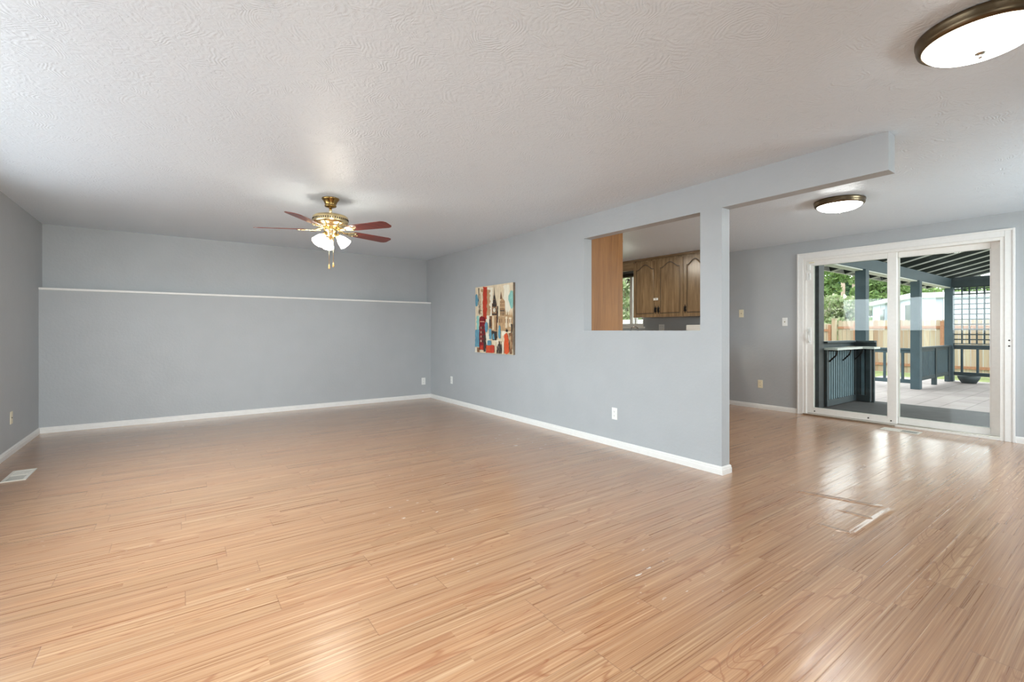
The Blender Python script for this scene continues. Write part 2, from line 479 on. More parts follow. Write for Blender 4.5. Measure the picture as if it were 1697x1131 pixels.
# baseboards, stepped profile
def base_run(mb, p0, p1, nrm, m0=0, m1=0):
    (x0, y0), (x1, y1) = p0, p1
    L = math.hypot(x1 - x0, y1 - y0); tx, ty = (x1 - x0) / L, (y1 - y0) / L
    prof = [(0, 0), (.014, 0), (.014, .040), (.011, .046), (.011, .056), (.006, .066), (0, .068)]
    vs = []
    for (x, y), mm in ((p0, -m0), (p1, m1)):
        vs += [(x + nrm[0] * d + tx * d * mm, y + nrm[1] * d + ty * d * mm, z) for d, z in prof]
    n = len(prof)
    fs = [(i, i + 1, n + i + 1, n + i) for i in range(n - 1)] + [tuple(range(n)), tuple(range(n, 2 * n))]
    mb.add(vs, fs)
b = MB(); base_run(b, (XL, YB), (XP, YB), (0, -1)); struct(b.build('baseboard_back', M['trim']), 'white baseboard along the back wall', 'baseboard')
b = MB(); base_run(b, (XL, YR), (XL, YB), (1, 0)); struct(b.build('baseboard_left', M['trim']), 'white baseboard along the left wall', 'baseboard')
b = MB(); base_run(b, (XP, YC), (XP, YB), (-1, 0), 1, 0); base_run(b, (XP, YC), (XP + TW, YC), (0, -1), 1, 1); base_run(b, (XP + TW, YC), (XP + TW, PY1), (1, 0), 1, 0)
struct(b.build('baseboard_partition', M['trim']), 'white baseboard wrapping the partition end', 'baseboard')
b = MB(); base_run(b, (XD, DY1 + .078), (XD, 4.07), (-1, 0)); base_run(b, (XD, YR), (XD, DY0 - .08), (-1, 0))
struct(b.build('baseboard_dining', M['trim']), 'white baseboard either side of the sliding door', 'baseboard')

# left window (outside the frame, it lights the room)
b = MB()
x0, x1 = XL - .11, XL - .05
b.box(x0, x1, WIN_Y0, WIN_Y1, WIN_Z0, WIN_Z0 + .05); b.box(x0, x1, WIN_Y0, WIN_Y1, WIN_Z1 - .05, WIN_Z1)
for y in (WIN_Y0, 2.1, 4.35, WIN_Y1 - .05): b.box(x0, x1, y, y + .05, WIN_Z0 + .05, WIN_Z1 - .05)
w = b.build('window_1', M['vinyl']); struct(w, 'wide white vinyl living room window in left wall', 'window')

for i, (wx0, wx1, lab) in enumerate(((-.65, 1.35, 'added white vinyl window behind the camera for fill light'), (4.8, 6.4, 'added white vinyl window in dining rear wall for fill light'))):  # both windows put in to carry the rear fill lights
    b = MB(); y0, y1 = YR - .11, YR - .05
    b.box(wx0, wx1, y0, y1, .85, .90); b.box(wx0, wx1, y0, y1, 2.0, 2.05)
    for x in (wx0, (wx0 + wx1) / 2 - .025, wx1 - .05): b.box(x, x + .05, y0, y1, .90, 2.0)
    struct(b.build('window_%d' % (3 + i), M['vinyl']), lab, 'window')

# kitchen window
b = MB()
x0, x1 = XD + .04, XD + .10
b.box(x0, x1, KW_Y0, KW_Y1, KW_Z0, KW_Z0 + .06); b.box(x0, x1, KW_Y0, KW_Y1, KW_Z1 - .05, KW_Z1)
for y in (KW_Y0, KW_Y1 - .05): b.box(x0, x1, y, y + .05, KW_Z0 + .06, KW_Z1 - .05)
b.box(x0 - .01, x1, 6.02, 6.075, KW_Z0 + .06, KW_Z1 - .05)
b.box(x0 - .01, x1, 5.93, 5.96, KW_Z0 + .06, KW_Z1 - .05)
b.box(XD - .012, XD + .04, KW_Y0 - .035, KW_Y1 + .035, KW_Z0 - .03, KW_Z0)
w = b.build('window_2', M['vinyl'], bevel=.003); struct(w, 'white vinyl kitchen window seen through the pass-through', 'window')
b = MB(); b.box(XD + .068, XD + .072, KW_Y0 + .05, KW_Y1 - .05, KW_Z0 + .06, KW_Z1 - .05)
b.build('glass_pane', M['glass'], w)

# ------------------------------------------------------------------ sliding patio door
struct(thing('door_1', (XD, (DY0 + DY1) / 2, 0), 'white vinyl sliding patio door with two large glass panels', 'door'))
door = bpy.data.objects['door_1']
CZ = 2.272
def casing_piece(mb, y0, y1, z0, z1):
    mb.box(XD - .018, XD, y0, y1, z0, z1)
b = MB()
casing_piece(b, .886, DY0 - .0, 0, CZ); casing_piece(b, DY1, 3.012, 0, CZ); casing_piece(b, DY0, DY1, DZ, CZ)
b.box(XD - .026, XD - .018, .886, .906, 0, CZ); b.box(XD - .026, XD - .018, 2.992, 3.012, 0, CZ); b.box(XD - .026, XD - .018, .906, 2.992, CZ - .02, CZ)
b.build('casing', M['trim'], door, .003)
b = MB()   # outer frame
b.box(XD - .01, OUTX, DY0, DY0 + .035, 0, DZ); b.box(XD - .01, OUTX, DY1 - .035, DY1, 0, DZ)
b.box(XD - .01, OUTX, DY0 + .035, DY1 - .035, DZ - .035, DZ)
b.build('door_frame', M['vinyl'], door, .002)
b = MB(); b.box(XD - .008, OUTX + .02, DY0 + .035, DY1 - .035, 0, .022); b.build('sill', M['vinyl'], door, .002)
b = MB(); b.box(XD - .03, XD - .009, 1.90, DY1, 0, .020); b.box(XD + .03, XD + .037, DY0 + .035, DY1 - .035, .022, .034); b.box(XD + .09, XD + .097, DY0 + .035, DY1 - .035, .022, .034)
b.build('threshold', M['nickel'], door, .002, 'worn metal door track')
def sash(name, xa, xb, y0, y1, z0, z1, s0, s1, bot, top):
    b = MB()
    b.box(xa, xb, y0, y0 + s0, z0, z1); b.box(xa, xb, y1 - s1, y1, z0, z1)
    b.box(xa, xb, y0 + s0, y1 - s1, z0, z0 + bot); b.box(xa, xb, y0 + s0, y1 - s1, z1 - top, z1)
    # glazing bead
    o = b.build(name, M['vinyl'], door, .003)
    g = MB(); xm = (xa + xb) / 2
    g.box(xm - .003, xm + .003, y0 + s0, y1 - s1, z0 + bot, z1 - top)
    g.build('glass_pane', M['glass'], o)
    k = MB(); t = .008
    for xs in (xa - .001, xb - .006):
        k.box(xs, xs + .007, y0 + s0, y0 + s0 + t, z0 + bot, z1 - top); k.box(xs, xs + .007, y1 - s1 - t, y1 - s1, z0 + bot, z1 - top)
        k.box(xs, xs + .007, y0 + s0, y1 - s1, z0 + bot, z0 + bot + t); k.box(xs, xs + .007, y0 + s0, y1 - s1, z1 - top - t, z1 - top)
    k.build('glazing_bead', M['vinyl'], o)
    return o
slide = sash('sliding_panel', XD + .012, XD + .058, 1.890, DY1 - .03, .03, DZ - .03, .085, .082, .072, .065)
fixed = sash('fixed_panel', XD + .068, XD + .114, DY0 + .03, 1.965, .03, DZ - .03, .085, .075, .072, .065)
b = MB(); b.tube([(XD + .012, 2.862, 1.02), (XD - .028, 2.862, 1.04), (XD - .034, 2.862, 1.11), (XD - .028, 2.862, 1.18), (XD + .012, 2.862, 1.20)], .010, 8)
b.box(XD + .004, XD + .012, 2.842, 2.882, .99, 1.23)
b.build('handle', M['white'], slide, 0, 'white pull handle')
for y in (2.80, 2.18, 1.945):
    b = MB(Matrix.Translation((XD + .012, y, .062)) @ Matrix.Rotation(R(-90), 4, 'Y')); b.lathe([(0, .004), (.009, .003), (.009, 0)], 10)
    b.build('screw_cap', M['slot'], slide)
for z in (1.02, 1.08):
    b = MB(Matrix.Translation((XD - .018, .93, z)) @ Matrix.Rotation(R(-90), 4, 'Y')); b.lathe([(0, .004), (.008, .003), (.008, 0)], 10)
    b.build('screw_cap', M['slot'], door)
# contact sensors
t = thing('door_sensor', (XD, 2.87, 2.03), 'small white contact sensor at top of sliding panel stile', 'sensor', 'door contact sensors')
b = MB(); b.box(XD - .012, XD + .012, 2.846, 2.884, 2.025, 2.10); b.build('sensor_housing', M['white'], t, .003)
b = MB(); b.box(XD - .015, XD + .012, 2.80, 2.86, 2.125, 2.137); b.build('sensor_tab', M['ivory'], t, .001, 'yellowed plastic tab')
t = thing('door_sensor', (XD, 2.88, 1.88), 'long white contact sensor just below the smaller one', 'sensor', 'door contact sensors')
b = MB(); b.box(XD - .014, XD + .012, 2.866, 2.898, 1.885, 1.99); b.build('sensor_housing', M['white'], t, .003)
b = MB(); b.box(XD - .012, XD + .012, 2.846, 2.862, 1.89, 1.985); b.build('magnet', M['white'], t, .002)

# ================================================================== FITTINGS
def wall_plate(kind, loc, rz, label, cat, mat, group=None, gang=1):
    """built facing -Y at the origin, then turned and placed; kind outlet / switch / jack / blank"""
    name = {'outlet': 'power_outlet', 'switch': 'light_switch', 'jack': 'wall_jack'}[kind]
    t = thing(name, (0, 0, 0), label, cat, group)
    wd = .072 if gang == 1 else .118
    b = MB(); b.box(-wd / 2, wd / 2, -.006, 0, -.060, .060); b.build('cover_plate', mat, t, .003)
    if kind == 'outlet':
        for g in range(gang):
            cx = 0 if gang == 1 else (-.023 if g == 0 else .023)
            for dz in (-.021, .021):
                poly = [(cx + .0165 * math.cos(a), max(-.0135, min(.0135, .0175 * math.sin(a)))) for a in [2 * math.pi * k / 20 for k in range(20)]]
                b = MB(Matrix.Translation((0, 0, dz)) @ Matrix.Rotation(R(90), 4, 'X')); b.prism(poly, .006, .0085)
                f = b.build('receptacle', mat, t)
                b = MB(Matrix.Translation((0, 0, dz)))
                b.box(cx - .0075, cx - .0055, -.0092, -.008, -.002, .007); b.box(cx + .0055, cx + .0075, -.0092, -.008, -.002, .006); b.box(cx - .002, cx + .002, -.0092, -.008, -.0095, -.006)
                b.build('slots', M['slot'], f)
        b = MB(Matrix.Rotation(R(90), 4, 'X')); b.lathe([(0, .0078), (.003, .0074), (.0035, .006)], 10); b.build('screw', mat, t)
    elif kind == 'switch':
        b = MB(); b.box(-.006, .006, -.0065, -.005, -.013, .013); b.build('switch_slot', M['ivory'], t)
        b = MB(Matrix.Translation((0, -.006, .002)) @ Matrix.Rotation(R(25), 4, 'X')); b.box(-.0045, .0045, -.012, 0, -.004, .004); b.build('toggle', M['slot'], t, .001)
        for dz in (-.035, .035):
            b = MB(Matrix.Translation((0, 0, dz)) @ Matrix.Rotation(R(90), 4, 'X')); b.lathe([(0, .0074), (.003, .007), (.0035, .006)], 10); b.build('screw', mat, t)
    else:
        b = MB(Matrix.Rotation(R(90), 4, 'X')); b.lathe([(0, .010), (.004, .010), (.006, .006)], 12); b.build('jack_socket', M['slot'], t)
        for dz in (-.040, .040):
            b = MB(Matrix.Translation((0, 0, dz)) @ Matrix.Rotation(R(90), 4, 'X')); b.lathe([(0, .0074), (.003, .007), (.0035, .006)], 10); b.build('screw', mat, t)
    t.location = loc; t.rotation_euler = (0, 0, rz)
    return t
G = 'wall plates'
wall_plate('outlet', (3.482, YB, .298), 0, 'white outlet on the back wall near the far corner', 'outlet', M['white'], 'power outlets')
wall_plate('outlet', (XP, 6.728, .375), R(-90), 'white outlet on partition wall low beyond the painting', 'outlet', M['white'], 'power outlets')
wall_plate('outlet', (XP, 3.245, .336), R(-90), 'white outlet low on partition wall below the pass-through', 'outlet', M['white'], 'power outlets')
wall_plate('outlet', (XD, 3.535, .372), R(-90), 'cream outlet low on the dining wall', 'outlet', M['ivory'], 'power outlets')
wall_plate('switch', (XD, 3.184, 1.31), R(-90), 'white toggle light switch beside sliding door', 'switch', M['white'])
wall_plate('jack', (XD, 3.828, 1.45), R(-90), 'yellowed phone jack plate on dining wall near partition', 'jack', M['ivory'])
wall_plate('jack', (XL, 6.41, .350), R(90), 'yellowed cable plate low on the left wall', 'jack', M['ivory'])
wall_plate('outlet', (XD, 5.31, 1.235), R(-90), 'white double outlet on kitchen wall under cabinets', 'outlet', M['white'], 'power outlets', 2)

# floor registers
def register(x0, x1, y0, y1, label, closed_half):
    t = thing('floor_register', ((x0 + x1) / 2, (y0 + y1) / 2, 0), label, 'vent', 'floor registers')
    b = MB(); fw = .022
    b.box(x0, x1, y0, y0 + fw, 0, .006); b.box(x0, x1, y1 - fw, y1, 0, .006)
    b.box(x0, x0 + fw, y0 + fw, y1 - fw, 0, .006); b.box(x1 - fw, x1, y0 + fw, y1 - fw, 0, .006)
    b.box(x0 + fw, x1 - fw, (y0 + y1) / 2 - .004, (y0 + y1) / 2 + .004, .001, .006)
    b.build('register_frame', M['register'], t, .0015)
    b = MB(); b.box(x0 + fw, x1 - fw, y0 + fw, y1 - fw, .0002, .0015); b.build('duct_opening', M['slot'], t)
    n = 24; sl = MB()
    for k in range(n):
        y = y0 + fw + .004 + (y1 - y0 - 2 * fw - .008) * (k + .5) / n
        up = y > (y0 + y1) / 2
        w = .0062 if up == closed_half else .0022
        ang = R(-6 if up == closed_half else 0)
        sl.box(x0 + fw, x1 - fw, -w, w, -.0004, .0004, Matrix.Translation((0, y, .0034 if up == closed_half else .0022)) @ Matrix.Rotation(ang, 4, 'X'))
    sl.build('louvres', M['register'], t)
    return t
register(-1.124, -.980, 5.25, 5.615, 'white floor register by the left wall', True)
register(6.826, 7.005, 1.60, 1.957, 'white floor register in front of the sliding door', True)

# ------------------------------------------------------------------ flush ceiling lights
def ceiling_light(loc, label):
    t = thing('ceiling_light', (0, 0, 0), label, 'ceiling light', 'flush ceiling lights')
    b = MB(); b.lathe([(0, 0), (.200, 0), (.207, -.004), (.207, -.018), (.202, -.026), (.204, -.036), (.200, -.048), (.190, -.056), (.180, -.054), (.178, -.040)], 64)
    b.build('rim', M['bronze'], t)
    b = MB(); prof = [(.180 * math.cos(a), -.050 - .054 * math.sin(a)) for a in [R(90) * k / 12 for k in range(13)]]; prof[-1] = (0, -.104)
    b.lathe(prof, 64); b.build('glass_dome', M['dome'], t)
    b = MB(); b.lathe([(0, -.102), (.019, -.104), (.017, -.109), (.007, -.112), (.005, -.116), (.008, -.121), (.005, -.127), (0, -.129)], 20)
    b.build('finial', M['nickel'], t)
    t.location = loc
    return t
la = ceiling_light((2.694, .432, H), 'large flush ceiling light nearest the camera, upper right corner')
lb = copy_tree(la); lb.location = (5.176, 1.80, H); lb['label'] = 'flush ceiling light over dining area beyond the header beam'
lc = copy_tree(la); lc.location = (5.35, 5.0, H); lc['label'] = 'flush ceiling light over the kitchen behind the partition'

kd = [c for c in lc.children if c.name.startswith('glass_dome')][0]
kd.data = kd.data.copy(); kd.data.materials[0] = emis('lit_kitchen_glass', (255, 247, 230), 46.0, .8)

# ------------------------------------------------------------------ ceiling fan
FX, FY = 1.178, 4.596
fan = thing('ceiling_fan', (FX, FY, H), 'brass ceiling fan with five cherry blades and lit glass shades', 'ceiling fan')
T0 = Matrix.Translation((FX, FY, H))
b = MB(T0); b.lathe([(0, 0), (.078, 0), (.080, -.006), (.074, -.016), (.062, -.03), (.052, -.055), (.050, -.066), (.054, -.072), (.050, -.080), (.030, -.088), (0, -.088)], 40)
b.build('canopy', M['darkbrass'], fan)
b = MB(T0); b.lathe([(0, -.08), (.013, -.08), (.013, -.16), (0, -.16)], 16); b.build('downrod', M['brass'], fan)
b = MB(T0); b.lathe([(0, -.146), (.022, -.146), (.03, -.154), (.10, -.160), (.145, -.168), (.158, -.180), (.160, -.192), (.160, -.224), (.158, -.234), (.146, -.248), (.118, -.256), (.112, -.262), (.112, -.270), (.075, -.282), (0, -.282)], 56)
motor = b.build('motor_housing', M['brass'], fan)
b = MB(T0)
for k in range(48):
    b.box(.1595, .1625, -.0035, .0035, -.214, -.198, Matrix.Rotation(2 * math.pi * k / 48, 4, 'Z'))
b.build('vent_slots', M['slot'], motor)
ZBL = -.300
FWD = R(90) - .6229   # world angle of the camera's depth direction
for ba in (-96, -22, 52, 122, 190):
    ang = R(ba) + FWD - R(90)
    X = T0 @ Matrix.Rotation(ang, 4, 'Z') @ Matrix.Translation((0, 0, ZBL)) @ Matrix.Rotation(R(-11), 4, 'X')
    b = MB(X)
    pl = [(.23, -.052), (.27, -.058), (.62, -.071), (.650, -.062), (.668, -.040), (.668, .040), (.650, .062), (.62, .071), (.27, .058), (.23, .052)]
    b.prism(pl, -.003, .003)
    bl = b.build('fan_blade', M['cherry'], fan, .0015)
    b = MB(X)
    b.prism([(.085, -.014), (.15, -.012), (.185, -.020), (.215, -.045), (.25, -.048), (.262, -.036), (.262, -.022), (.245, -.014), (.29, -.010), (.30, 0), (.29, .010), (.245, .014), (.262, .022), (.262, .036), (.25, .048), (.215, .045), (.185, .020), (.15, .012), (.085, .014)], -.010, -.003)
    b.tube([(.075, 0, .020), (.10, 0, .012), (.14, 0, -.006), (.18, 0, -.008)], .011, 8)
    for (sx, sy) in ((.25, -.03), (.25, .03), (.285, 0)): b.lathe([(0, -.014), (.005, -.013), (.006, -.010)], 8, Matrix.Translation((sx, sy, 0)))
    b.build('blade_iron', M['brass'], bl)
b = MB(T0); b.lathe([(0, -.278), (.055, -.278), (.062, -.29), (.060, -.318), (.052, -.326), (.052, -.345), (.046, -.362), (.030, -.375), (.014, -.380), (.012, -.390), (0, -.394)], 36)
hub = b.build('switch_housing', M['brass'], fan)
for sa in (-120, 2, 122):
    ang = R(sa) + FWD - R(90)
    X = T0 @ Matrix.Rotation(ang, 4, 'Z') @ Matrix.Translation((.05, 0, -.335)) @ Matrix.Rotation(R(180 - 42), 4, 'Y')
    b = MB(X); b.lathe([(0, -.02), (.014, -.02), (.014, .018), (.022, .022), (.024, .040), (.020, .044), (0, .044)], 20)
    arm = b.build('lamp_holder', M['brass'], hub)
    b = MB(X); b.lathe([(.021, .036), (.028, .050), (.041, .073), (.049, .100), (.053, .122), (.058, .138), (.055, .138), (.050, .120), (.046, .100), (.038, .075), (.025, .052), (.0, .044)], 32)
    b.build('lamp_shade', M['shade'], fan)
for (dx, dy, ln) in ((-.02, -.03, .27), (.02, -.02, .25)):
    p = T0 @ Vector((dx, dy, -.36))
    b = MB(); b.tube([p, p + Vector((0, 0, -ln))], .0022, 6)
    ch = b.build('pull_chain', M['brass'], fan)
    b = MB(Matrix.Translation(p + Vector((0, 0, -ln)))); b.lathe([(0, .004), (.004, 0), (.009, -.024), (.010, -.036), (.006, -.044), (0, -.046)], 14)
    b.build('pull_knob', plain('pale_wood_knob', (206, 170, 112), .4), ch)

# ------------------------------------------------------------------ painting
PYa, PYb, PZa, PZb = 4.972, 5.927, .862, 1.821
pic = thing('canvas_painting', (XP - .018, (PYa + PYb) / 2, PZa), 'unframed canvas painting of clock tower and red strokes on partition', 'painting')
b = MB(); b.box(XP - .035, XP, PYa, PYb, PZa, PZb)
b.build('canvas', plain('canvas_sides', (120, 104, 88), .8, var=.3, scale=12), pic)
def px(x, y):
    s = (x - 135) / 470.0; t = (y - 205 + 70 * s) / (815 + 85 * s)
    return PYb - s * (PYb - PYa), PZb - min(1, max(0, t)) * (PZb - PZa)
def canvas_mat(name, rgb, v=.15):
    m = NB(name); n = m.noise(m.mapping(m.pos(), (1, 9, 4)), 3, 4, .7); n2 = m.noise(m.pos(), 60, 3)
    c = s2l(rgb); lo = tuple(q * (1 - v) for q in c[:3]) + (1,); hi = tuple(min(1, q * (1 + v)) for q in c[:3]) + (1,)
    m.bsdf(m.ramp(n, [(.3, lo), (.7, hi)]), .6, 0, .3, m.bump(n2, .1, .002)); return m.m
pal = [canvas_mat('paint_cream', (222, 204, 174)), canvas_mat('paint_red', (186, 62, 42)), canvas_mat('paint_blue', (96, 146, 166), .25),
       canvas_mat('paint_dark', (62, 54, 50), .4), canvas_mat('paint_tan', (184, 150, 112), .25), canvas_mat('paint_crimson', (126, 30, 38), .3),
       canvas_mat('paint_pale', (232, 224, 204), .08), canvas_mat('paint_teal', (140, 192, 182), .2), canvas_mat('paint_brown', (128, 92, 66), .35), canvas_mat('paint_orange', (204, 84, 46), .2)]
art = MB(); layer = [0]
rng = random.Random(3)
def shape(ci, pts, jit=0):
    """one flat area of paint on the canvas, coordinates in a 470 x 815 drawing grid"""
    layer[0] += 1
    dense = []
    for i in range(len(pts)):
        (xa, ya), (xb, yb) = pts[i], pts[(i + 1) % len(pts)]
        k = max(1, int(math.hypot(xb - xa, yb - ya) / 25)) if jit else 1
        for q in range(k):
            u = q / k; dense.append((xa + (xb - xa) * u + rng.uniform(-jit, jit), ya + (yb - ya) * u + rng.uniform(-jit, jit)))
    xx = XP - .035 - .00012 * layer[0]
    pp = [px(min(605, max(135, x)), y) for x, y in dense]
    art.cur = ci
    art.add([(xx, y, z) for y, z in pp], [tuple(range(len(pp)))])
def rect(ci, x0, y0, x1, y1, jit=0): shape(ci, [(x0, y0), (x1, y0), (x1, y1), (x0, y1)], jit)
def oval(ci, cx, cy, rx, ry, jit=0, n=16): shape(ci, [(cx + rx * math.cos(2 * math.pi * k / n), cy + ry * math.sin(2 * math.pi * k / n)) for k in range(n)], jit)
shape(0, [(135, 205), (605, 135), (605, 1035), (135, 1020)])
rect(6, 300, 200, 360, 560, 8); rect(6, 500, 170, 560, 480, 8); oval(6, 545, 380, 40, 130, 8)
rect(4, 200, 230, 330, 560, 12); rect(0, 210, 260, 236, 560, 6)
oval(7, 592, 350, 34, 110, 8); rect(7, 570, 250, 605, 300, 6); rect(7, 150, 560, 190, 740, 8)
rect(6, 285, 560, 320, 640, 8); rect(6, 280, 780, 330, 930, 8); rect(6, 480, 640, 520, 800, 10); rect(6, 395, 860, 425, 1028, 8)
oval(2, 152, 365, 24, 80, 4); rect(3, 178, 210, 188, 420, 2); rect(3, 184, 420, 194, 545, 4)
for k in range(12): rect(3, 192 + rng.uniform(-6, 20), 380 + k * 14, 200 + rng.uniform(0, 30), 386 + k * 14, 3)
rect(1, 242, 195, 292, 600, 6)
# far towers and roofs
rect(4, 505, 540, 604, 740, 5); rect(0, 515, 560, 545, 700, 4); rect(0, 560, 570, 590, 690, 4)
for x in (520, 545, 572, 592): shape(4, [(x - 7, 550), (x, 480), (x + 7, 550)]); rect(8, x - 4, 590, x + 3, 640, 1)
shape(8, [(458, 345), (468, 240), (484, 345)]); shape(4, [(456, 370), (485, 330), (515, 370), (515, 560), (456, 560)])
rect(8, 456, 462, 515, 476, 1); rect(3, 458, 482, 512, 496, 1)
for yy in (372, 410):
    for xx in (464, 482, 500): rect(8, xx, yy, xx + 7, yy + 20)
for xx in (466, 484, 500): rect(3, xx, 505, xx + 7, 545, 1)
rect(4, 440, 560, 520, 740, 6); rect(8, 450, 590, 460, 640, 1); rect(8, 475, 590, 483, 640, 1)
# clock tower
rect(8, 325, 560, 362, 720, 4); rect(3, 330, 600, 345, 700, 3); rect(4, 360, 545, 424, 760, 2); rect(0, 366, 560, 384, 730, 2); rect(8, 408, 560, 424, 740, 2)
rect(3, 424, 430, 434, 640, 3)
shape(3, [(384, 300), (388, 190), (393, 300)]); shape(3, [(370, 402), (380, 300), (396, 300), (416, 402)]); rect(8, 376, 345, 408, 352)
rect(8, 360, 400, 420, 548, 1); rect(3, 364, 404, 416, 440, 1); rect(4, 368, 446, 412, 520, 1); oval(3, 390, 482, 21, 34); oval(6, 390, 482, 16, 27); rect(3, 388, 462, 391, 484); rect(3, 364, 528, 418, 546, 1)
rect(3, 366, 750, 420, 860, 10); rect(2, 374, 780, 390, 850, 6)
# phone box
shape(5, [(196, 600), (205, 575), (235, 565), (268, 580), (276, 610), (276, 990), (196, 985)], 3)
rect(1, 200, 625, 270, 640, 2); rect(0, 206, 628, 262, 636, 1)
for r_ in range(4): rect(8, 214, 690 + r_ * 55, 228, 730 + r_ * 55, 2); rect(6, 216, 700 + r_ * 55, 222, 722 + r_ * 55, 2); rect(3, 240, 690 + r_ * 55, 254, 730 + r_ * 55, 2)
rect(1, 210, 930, 250, 985, 5); rect(3, 255, 800, 282, 1005, 6)
# strokes
oval(2, 290, 700, 20, 66, 4); rect(2, 325, 722, 358, 850, 5); oval(2, 455, 755, 15, 85, 4); rect(2, 140, 735, 195, 950, 5); rect(2, 302, 865, 352, 930, 5)
rect(1, 288, 925, 392, 1018, 5); rect(9, 296, 935, 340, 1000, 6)
rect(8, 570, 760, 604, 1030, 8); rect(4, 580, 800, 596, 960, 8)
shape(9, [(512, 790), (535, 762), (556, 800), (572, 1000), (545, 1028), (512, 1010)], 4)
rect(3, 592, 650, 604, 760, 4); oval(3, 540, 735, 12, 18, 3)
for k in range(10): rect(3, 425 + k * 6, 900 + rng.uniform(-40, 40), 431 + k * 6, 1024, 4)
rect(8, 170, 955, 200, 1018, 5); rect(6, 140, 960, 165, 1015, 5); rect(0, 400, 880, 416, 1024, 4); rect(6, 492, 880, 506, 1024, 3)
art.build('painted_picture', pal, pic)

# ================================================================== KITCHEN beyond the pass-through
XF = 6.60      # face of the upper cabinets
def arch_pts(y0, y1, z0, z1, rise, n=24):
    """closed outline: bottom corners then the cathedral top, running in +y"""
    pts = [(y0, z0), (y1, z0)]
    top = []
    for k in range(n + 1):
        u = k / n
        s = .5 - .5 * math.cos(2 * math.pi * min(1, max(0, (u - .06) / .88)))
        top.append((y1 + (y0 - y1) * u, z1 - rise + rise * s ** .8))
    return pts + top
def panel_door(parent, y0, y1, z0, z1, xf):
    """raised-panel door facing -X"""
    b = MB(); b.box(xf + .004, xf + .020, y0, y1, z0, z1)
    o = b.build('cabinet_door', M['oak'], parent, .002)
    st = .058
    inner = arch_pts(y0 + st, y1 - st, z0 + st, z1 - .045, .085)
    # frame ring as quads between the arch outline and the door edge
    n = len(inner); vs = []; fs = []
    outer = []
    for i, (y, z) in enumerate(inner):
        if i == 0: outer.append((y0, z0))
        elif i == 1: outer.append((y1, z0))
        elif i == 2: outer.append((y1, z1))
        elif i == n - 1: outer.append((y0, z1))
        else: outer.append((y1 + (y0 - y1) * (i - 2) / (n - 3), z1))
    for (yi, zi), (yo, zo) in zip(inner, outer):
        vs += [(xf + .004, yi, zi), (xf - .004, yi, zi), (xf - .004, yo, zo), (xf + .004, yo, zo)]
    for i in range(n):
        j = (i + 1) % n
        for q in range(3): fs.append((i * 4 + q, j * 4 + q, j * 4 + q + 1, i * 4 + q + 1))
    m = MB(); m.add(vs, fs); m.build('door_frame', M['oak'], o)
    g = MB(); gi = arch_pts(y0 + st - .001, y1 - st + .001, z0 + st - .001, z1 - .044, .085)
    g.add([(xf + .003, y, z) for y, z in gi], [tuple(range(len(gi)))]); g.build('groove', M['slot'], o)
    p1 = arch_pts(y0 + st + .010, y1 - st - .010, z0 + st + .010, z1 - .057, .082)
    p2 = arch_pts(y0 + st + .026, y1 - st - .026, z0 + st + .026, z1 - .073, .078)
    n = len(p1); vs = [(xf + .004, y, z) for y, z in p1] + [(xf - .001, y, z) for y, z in p1] + [(xf - .005, y, z) for y, z in p2]
    fs = [(i, (i + 1) % n, n + (i + 1) % n, n + i) for i in range(n)] + [(n + i, n + (i + 1) % n, 2 * n + (i + 1) % n, 2 * n + i) for i in range(n)]
    fs.append(tuple(range(2 * n, 3 * n)))
    m = MB(); m.add(vs, fs); m.build('raised_panel', M['oak'], o)
    return o
def iron_handle(door_o, y, z, xf):
    b = MB(Matrix.Translation((xf - .004, y, z)) @ Matrix.Rotation(R(-90), 4, 'Y'))
    poly = []
    for k in range(48):
        a = 2 * math.pi * k / 48; r = 1 + .22 * math.cos(6 * a)
        poly.append((.058 * r * math.cos(a), .020 * r * math.sin(a)))
    b.prism(poly, 0, .004)
    b.tube([(-.034, 0, .004), (-.028, 0, .022), (0, 0, .028), (.028, 0, .022), (.034, 0, .004)], .005, 8)
    return b.build('handle', M['black'], door_o, 0, 'black iron handle')
def upper_cabinet(y0, y1, doors, label):
    t = thing('wall_cabinet', (XF + .3, (y0 + y1) / 2, 1.412), label, 'cabinet', 'brown kitchen wall cabinets')
    b = MB(); b.box(XF + .022, XD, y0, y1, 1.412, 2.405); b.build('cabinet_body', M['oak'], t, .002)
    for (d0, d1, hy) in doors:
        d = panel_door(t, d0, d1, 1.412, 2.372, XF)
        iron_handle(d, hy, 1.533, XF)
    return t
ca = upper_cabinet(4.470, 5.470, [(4.972, 5.468, 5.000), (4.472, 4.968, 4.940)], 'brown double-door wall cabinet with white latch in the kitchen')
cb = upper_cabinet(4.05, 4.468, [(4.054, 4.464, 4.432)], 'brown wall cabinet right of the double-door one in kitchen')
b = MB(); b.box(XF - .022, XF - .004, 4.945, 5.03, 1.695, 1.735); b.box(XF - .026, XF - .022, 4.955, 4.985, 1.70, 1.73)
lt = b.build('safety_latch', M['white'], ca, .003, 'white child latch across the doors')
b = MB(); b.box(XF - .028, XF - .026, 4.965, 4.977, 1.708, 1.722); b.build('latch_button', M['slot'], lt)
b = MB(); b.box(XF + .004, XD, 4.05, 7.40, 2.405, 2.439); b.box(XF - .012, XF + .004, 4.05, 7.40, 2.418, 2.439)
tag(b.build('cabinet_cornice', M['oakh'], None, .003), 'long brown cornice strip above kitchen wall cabinets', 'cornice')
b = MB(); b.box(XF + .004, XF + .024, 5.475, 7.05, 2.255, 2.404)
tag(b.build('window_valance', M['oakh'], None, .003), 'brown wooden valance board above the kitchen window', 'valance')
t = thing('roller_blind', (XD - .05, 6.4, 2.19), 'dark rolled-up blind at top of kitchen window', 'blind')
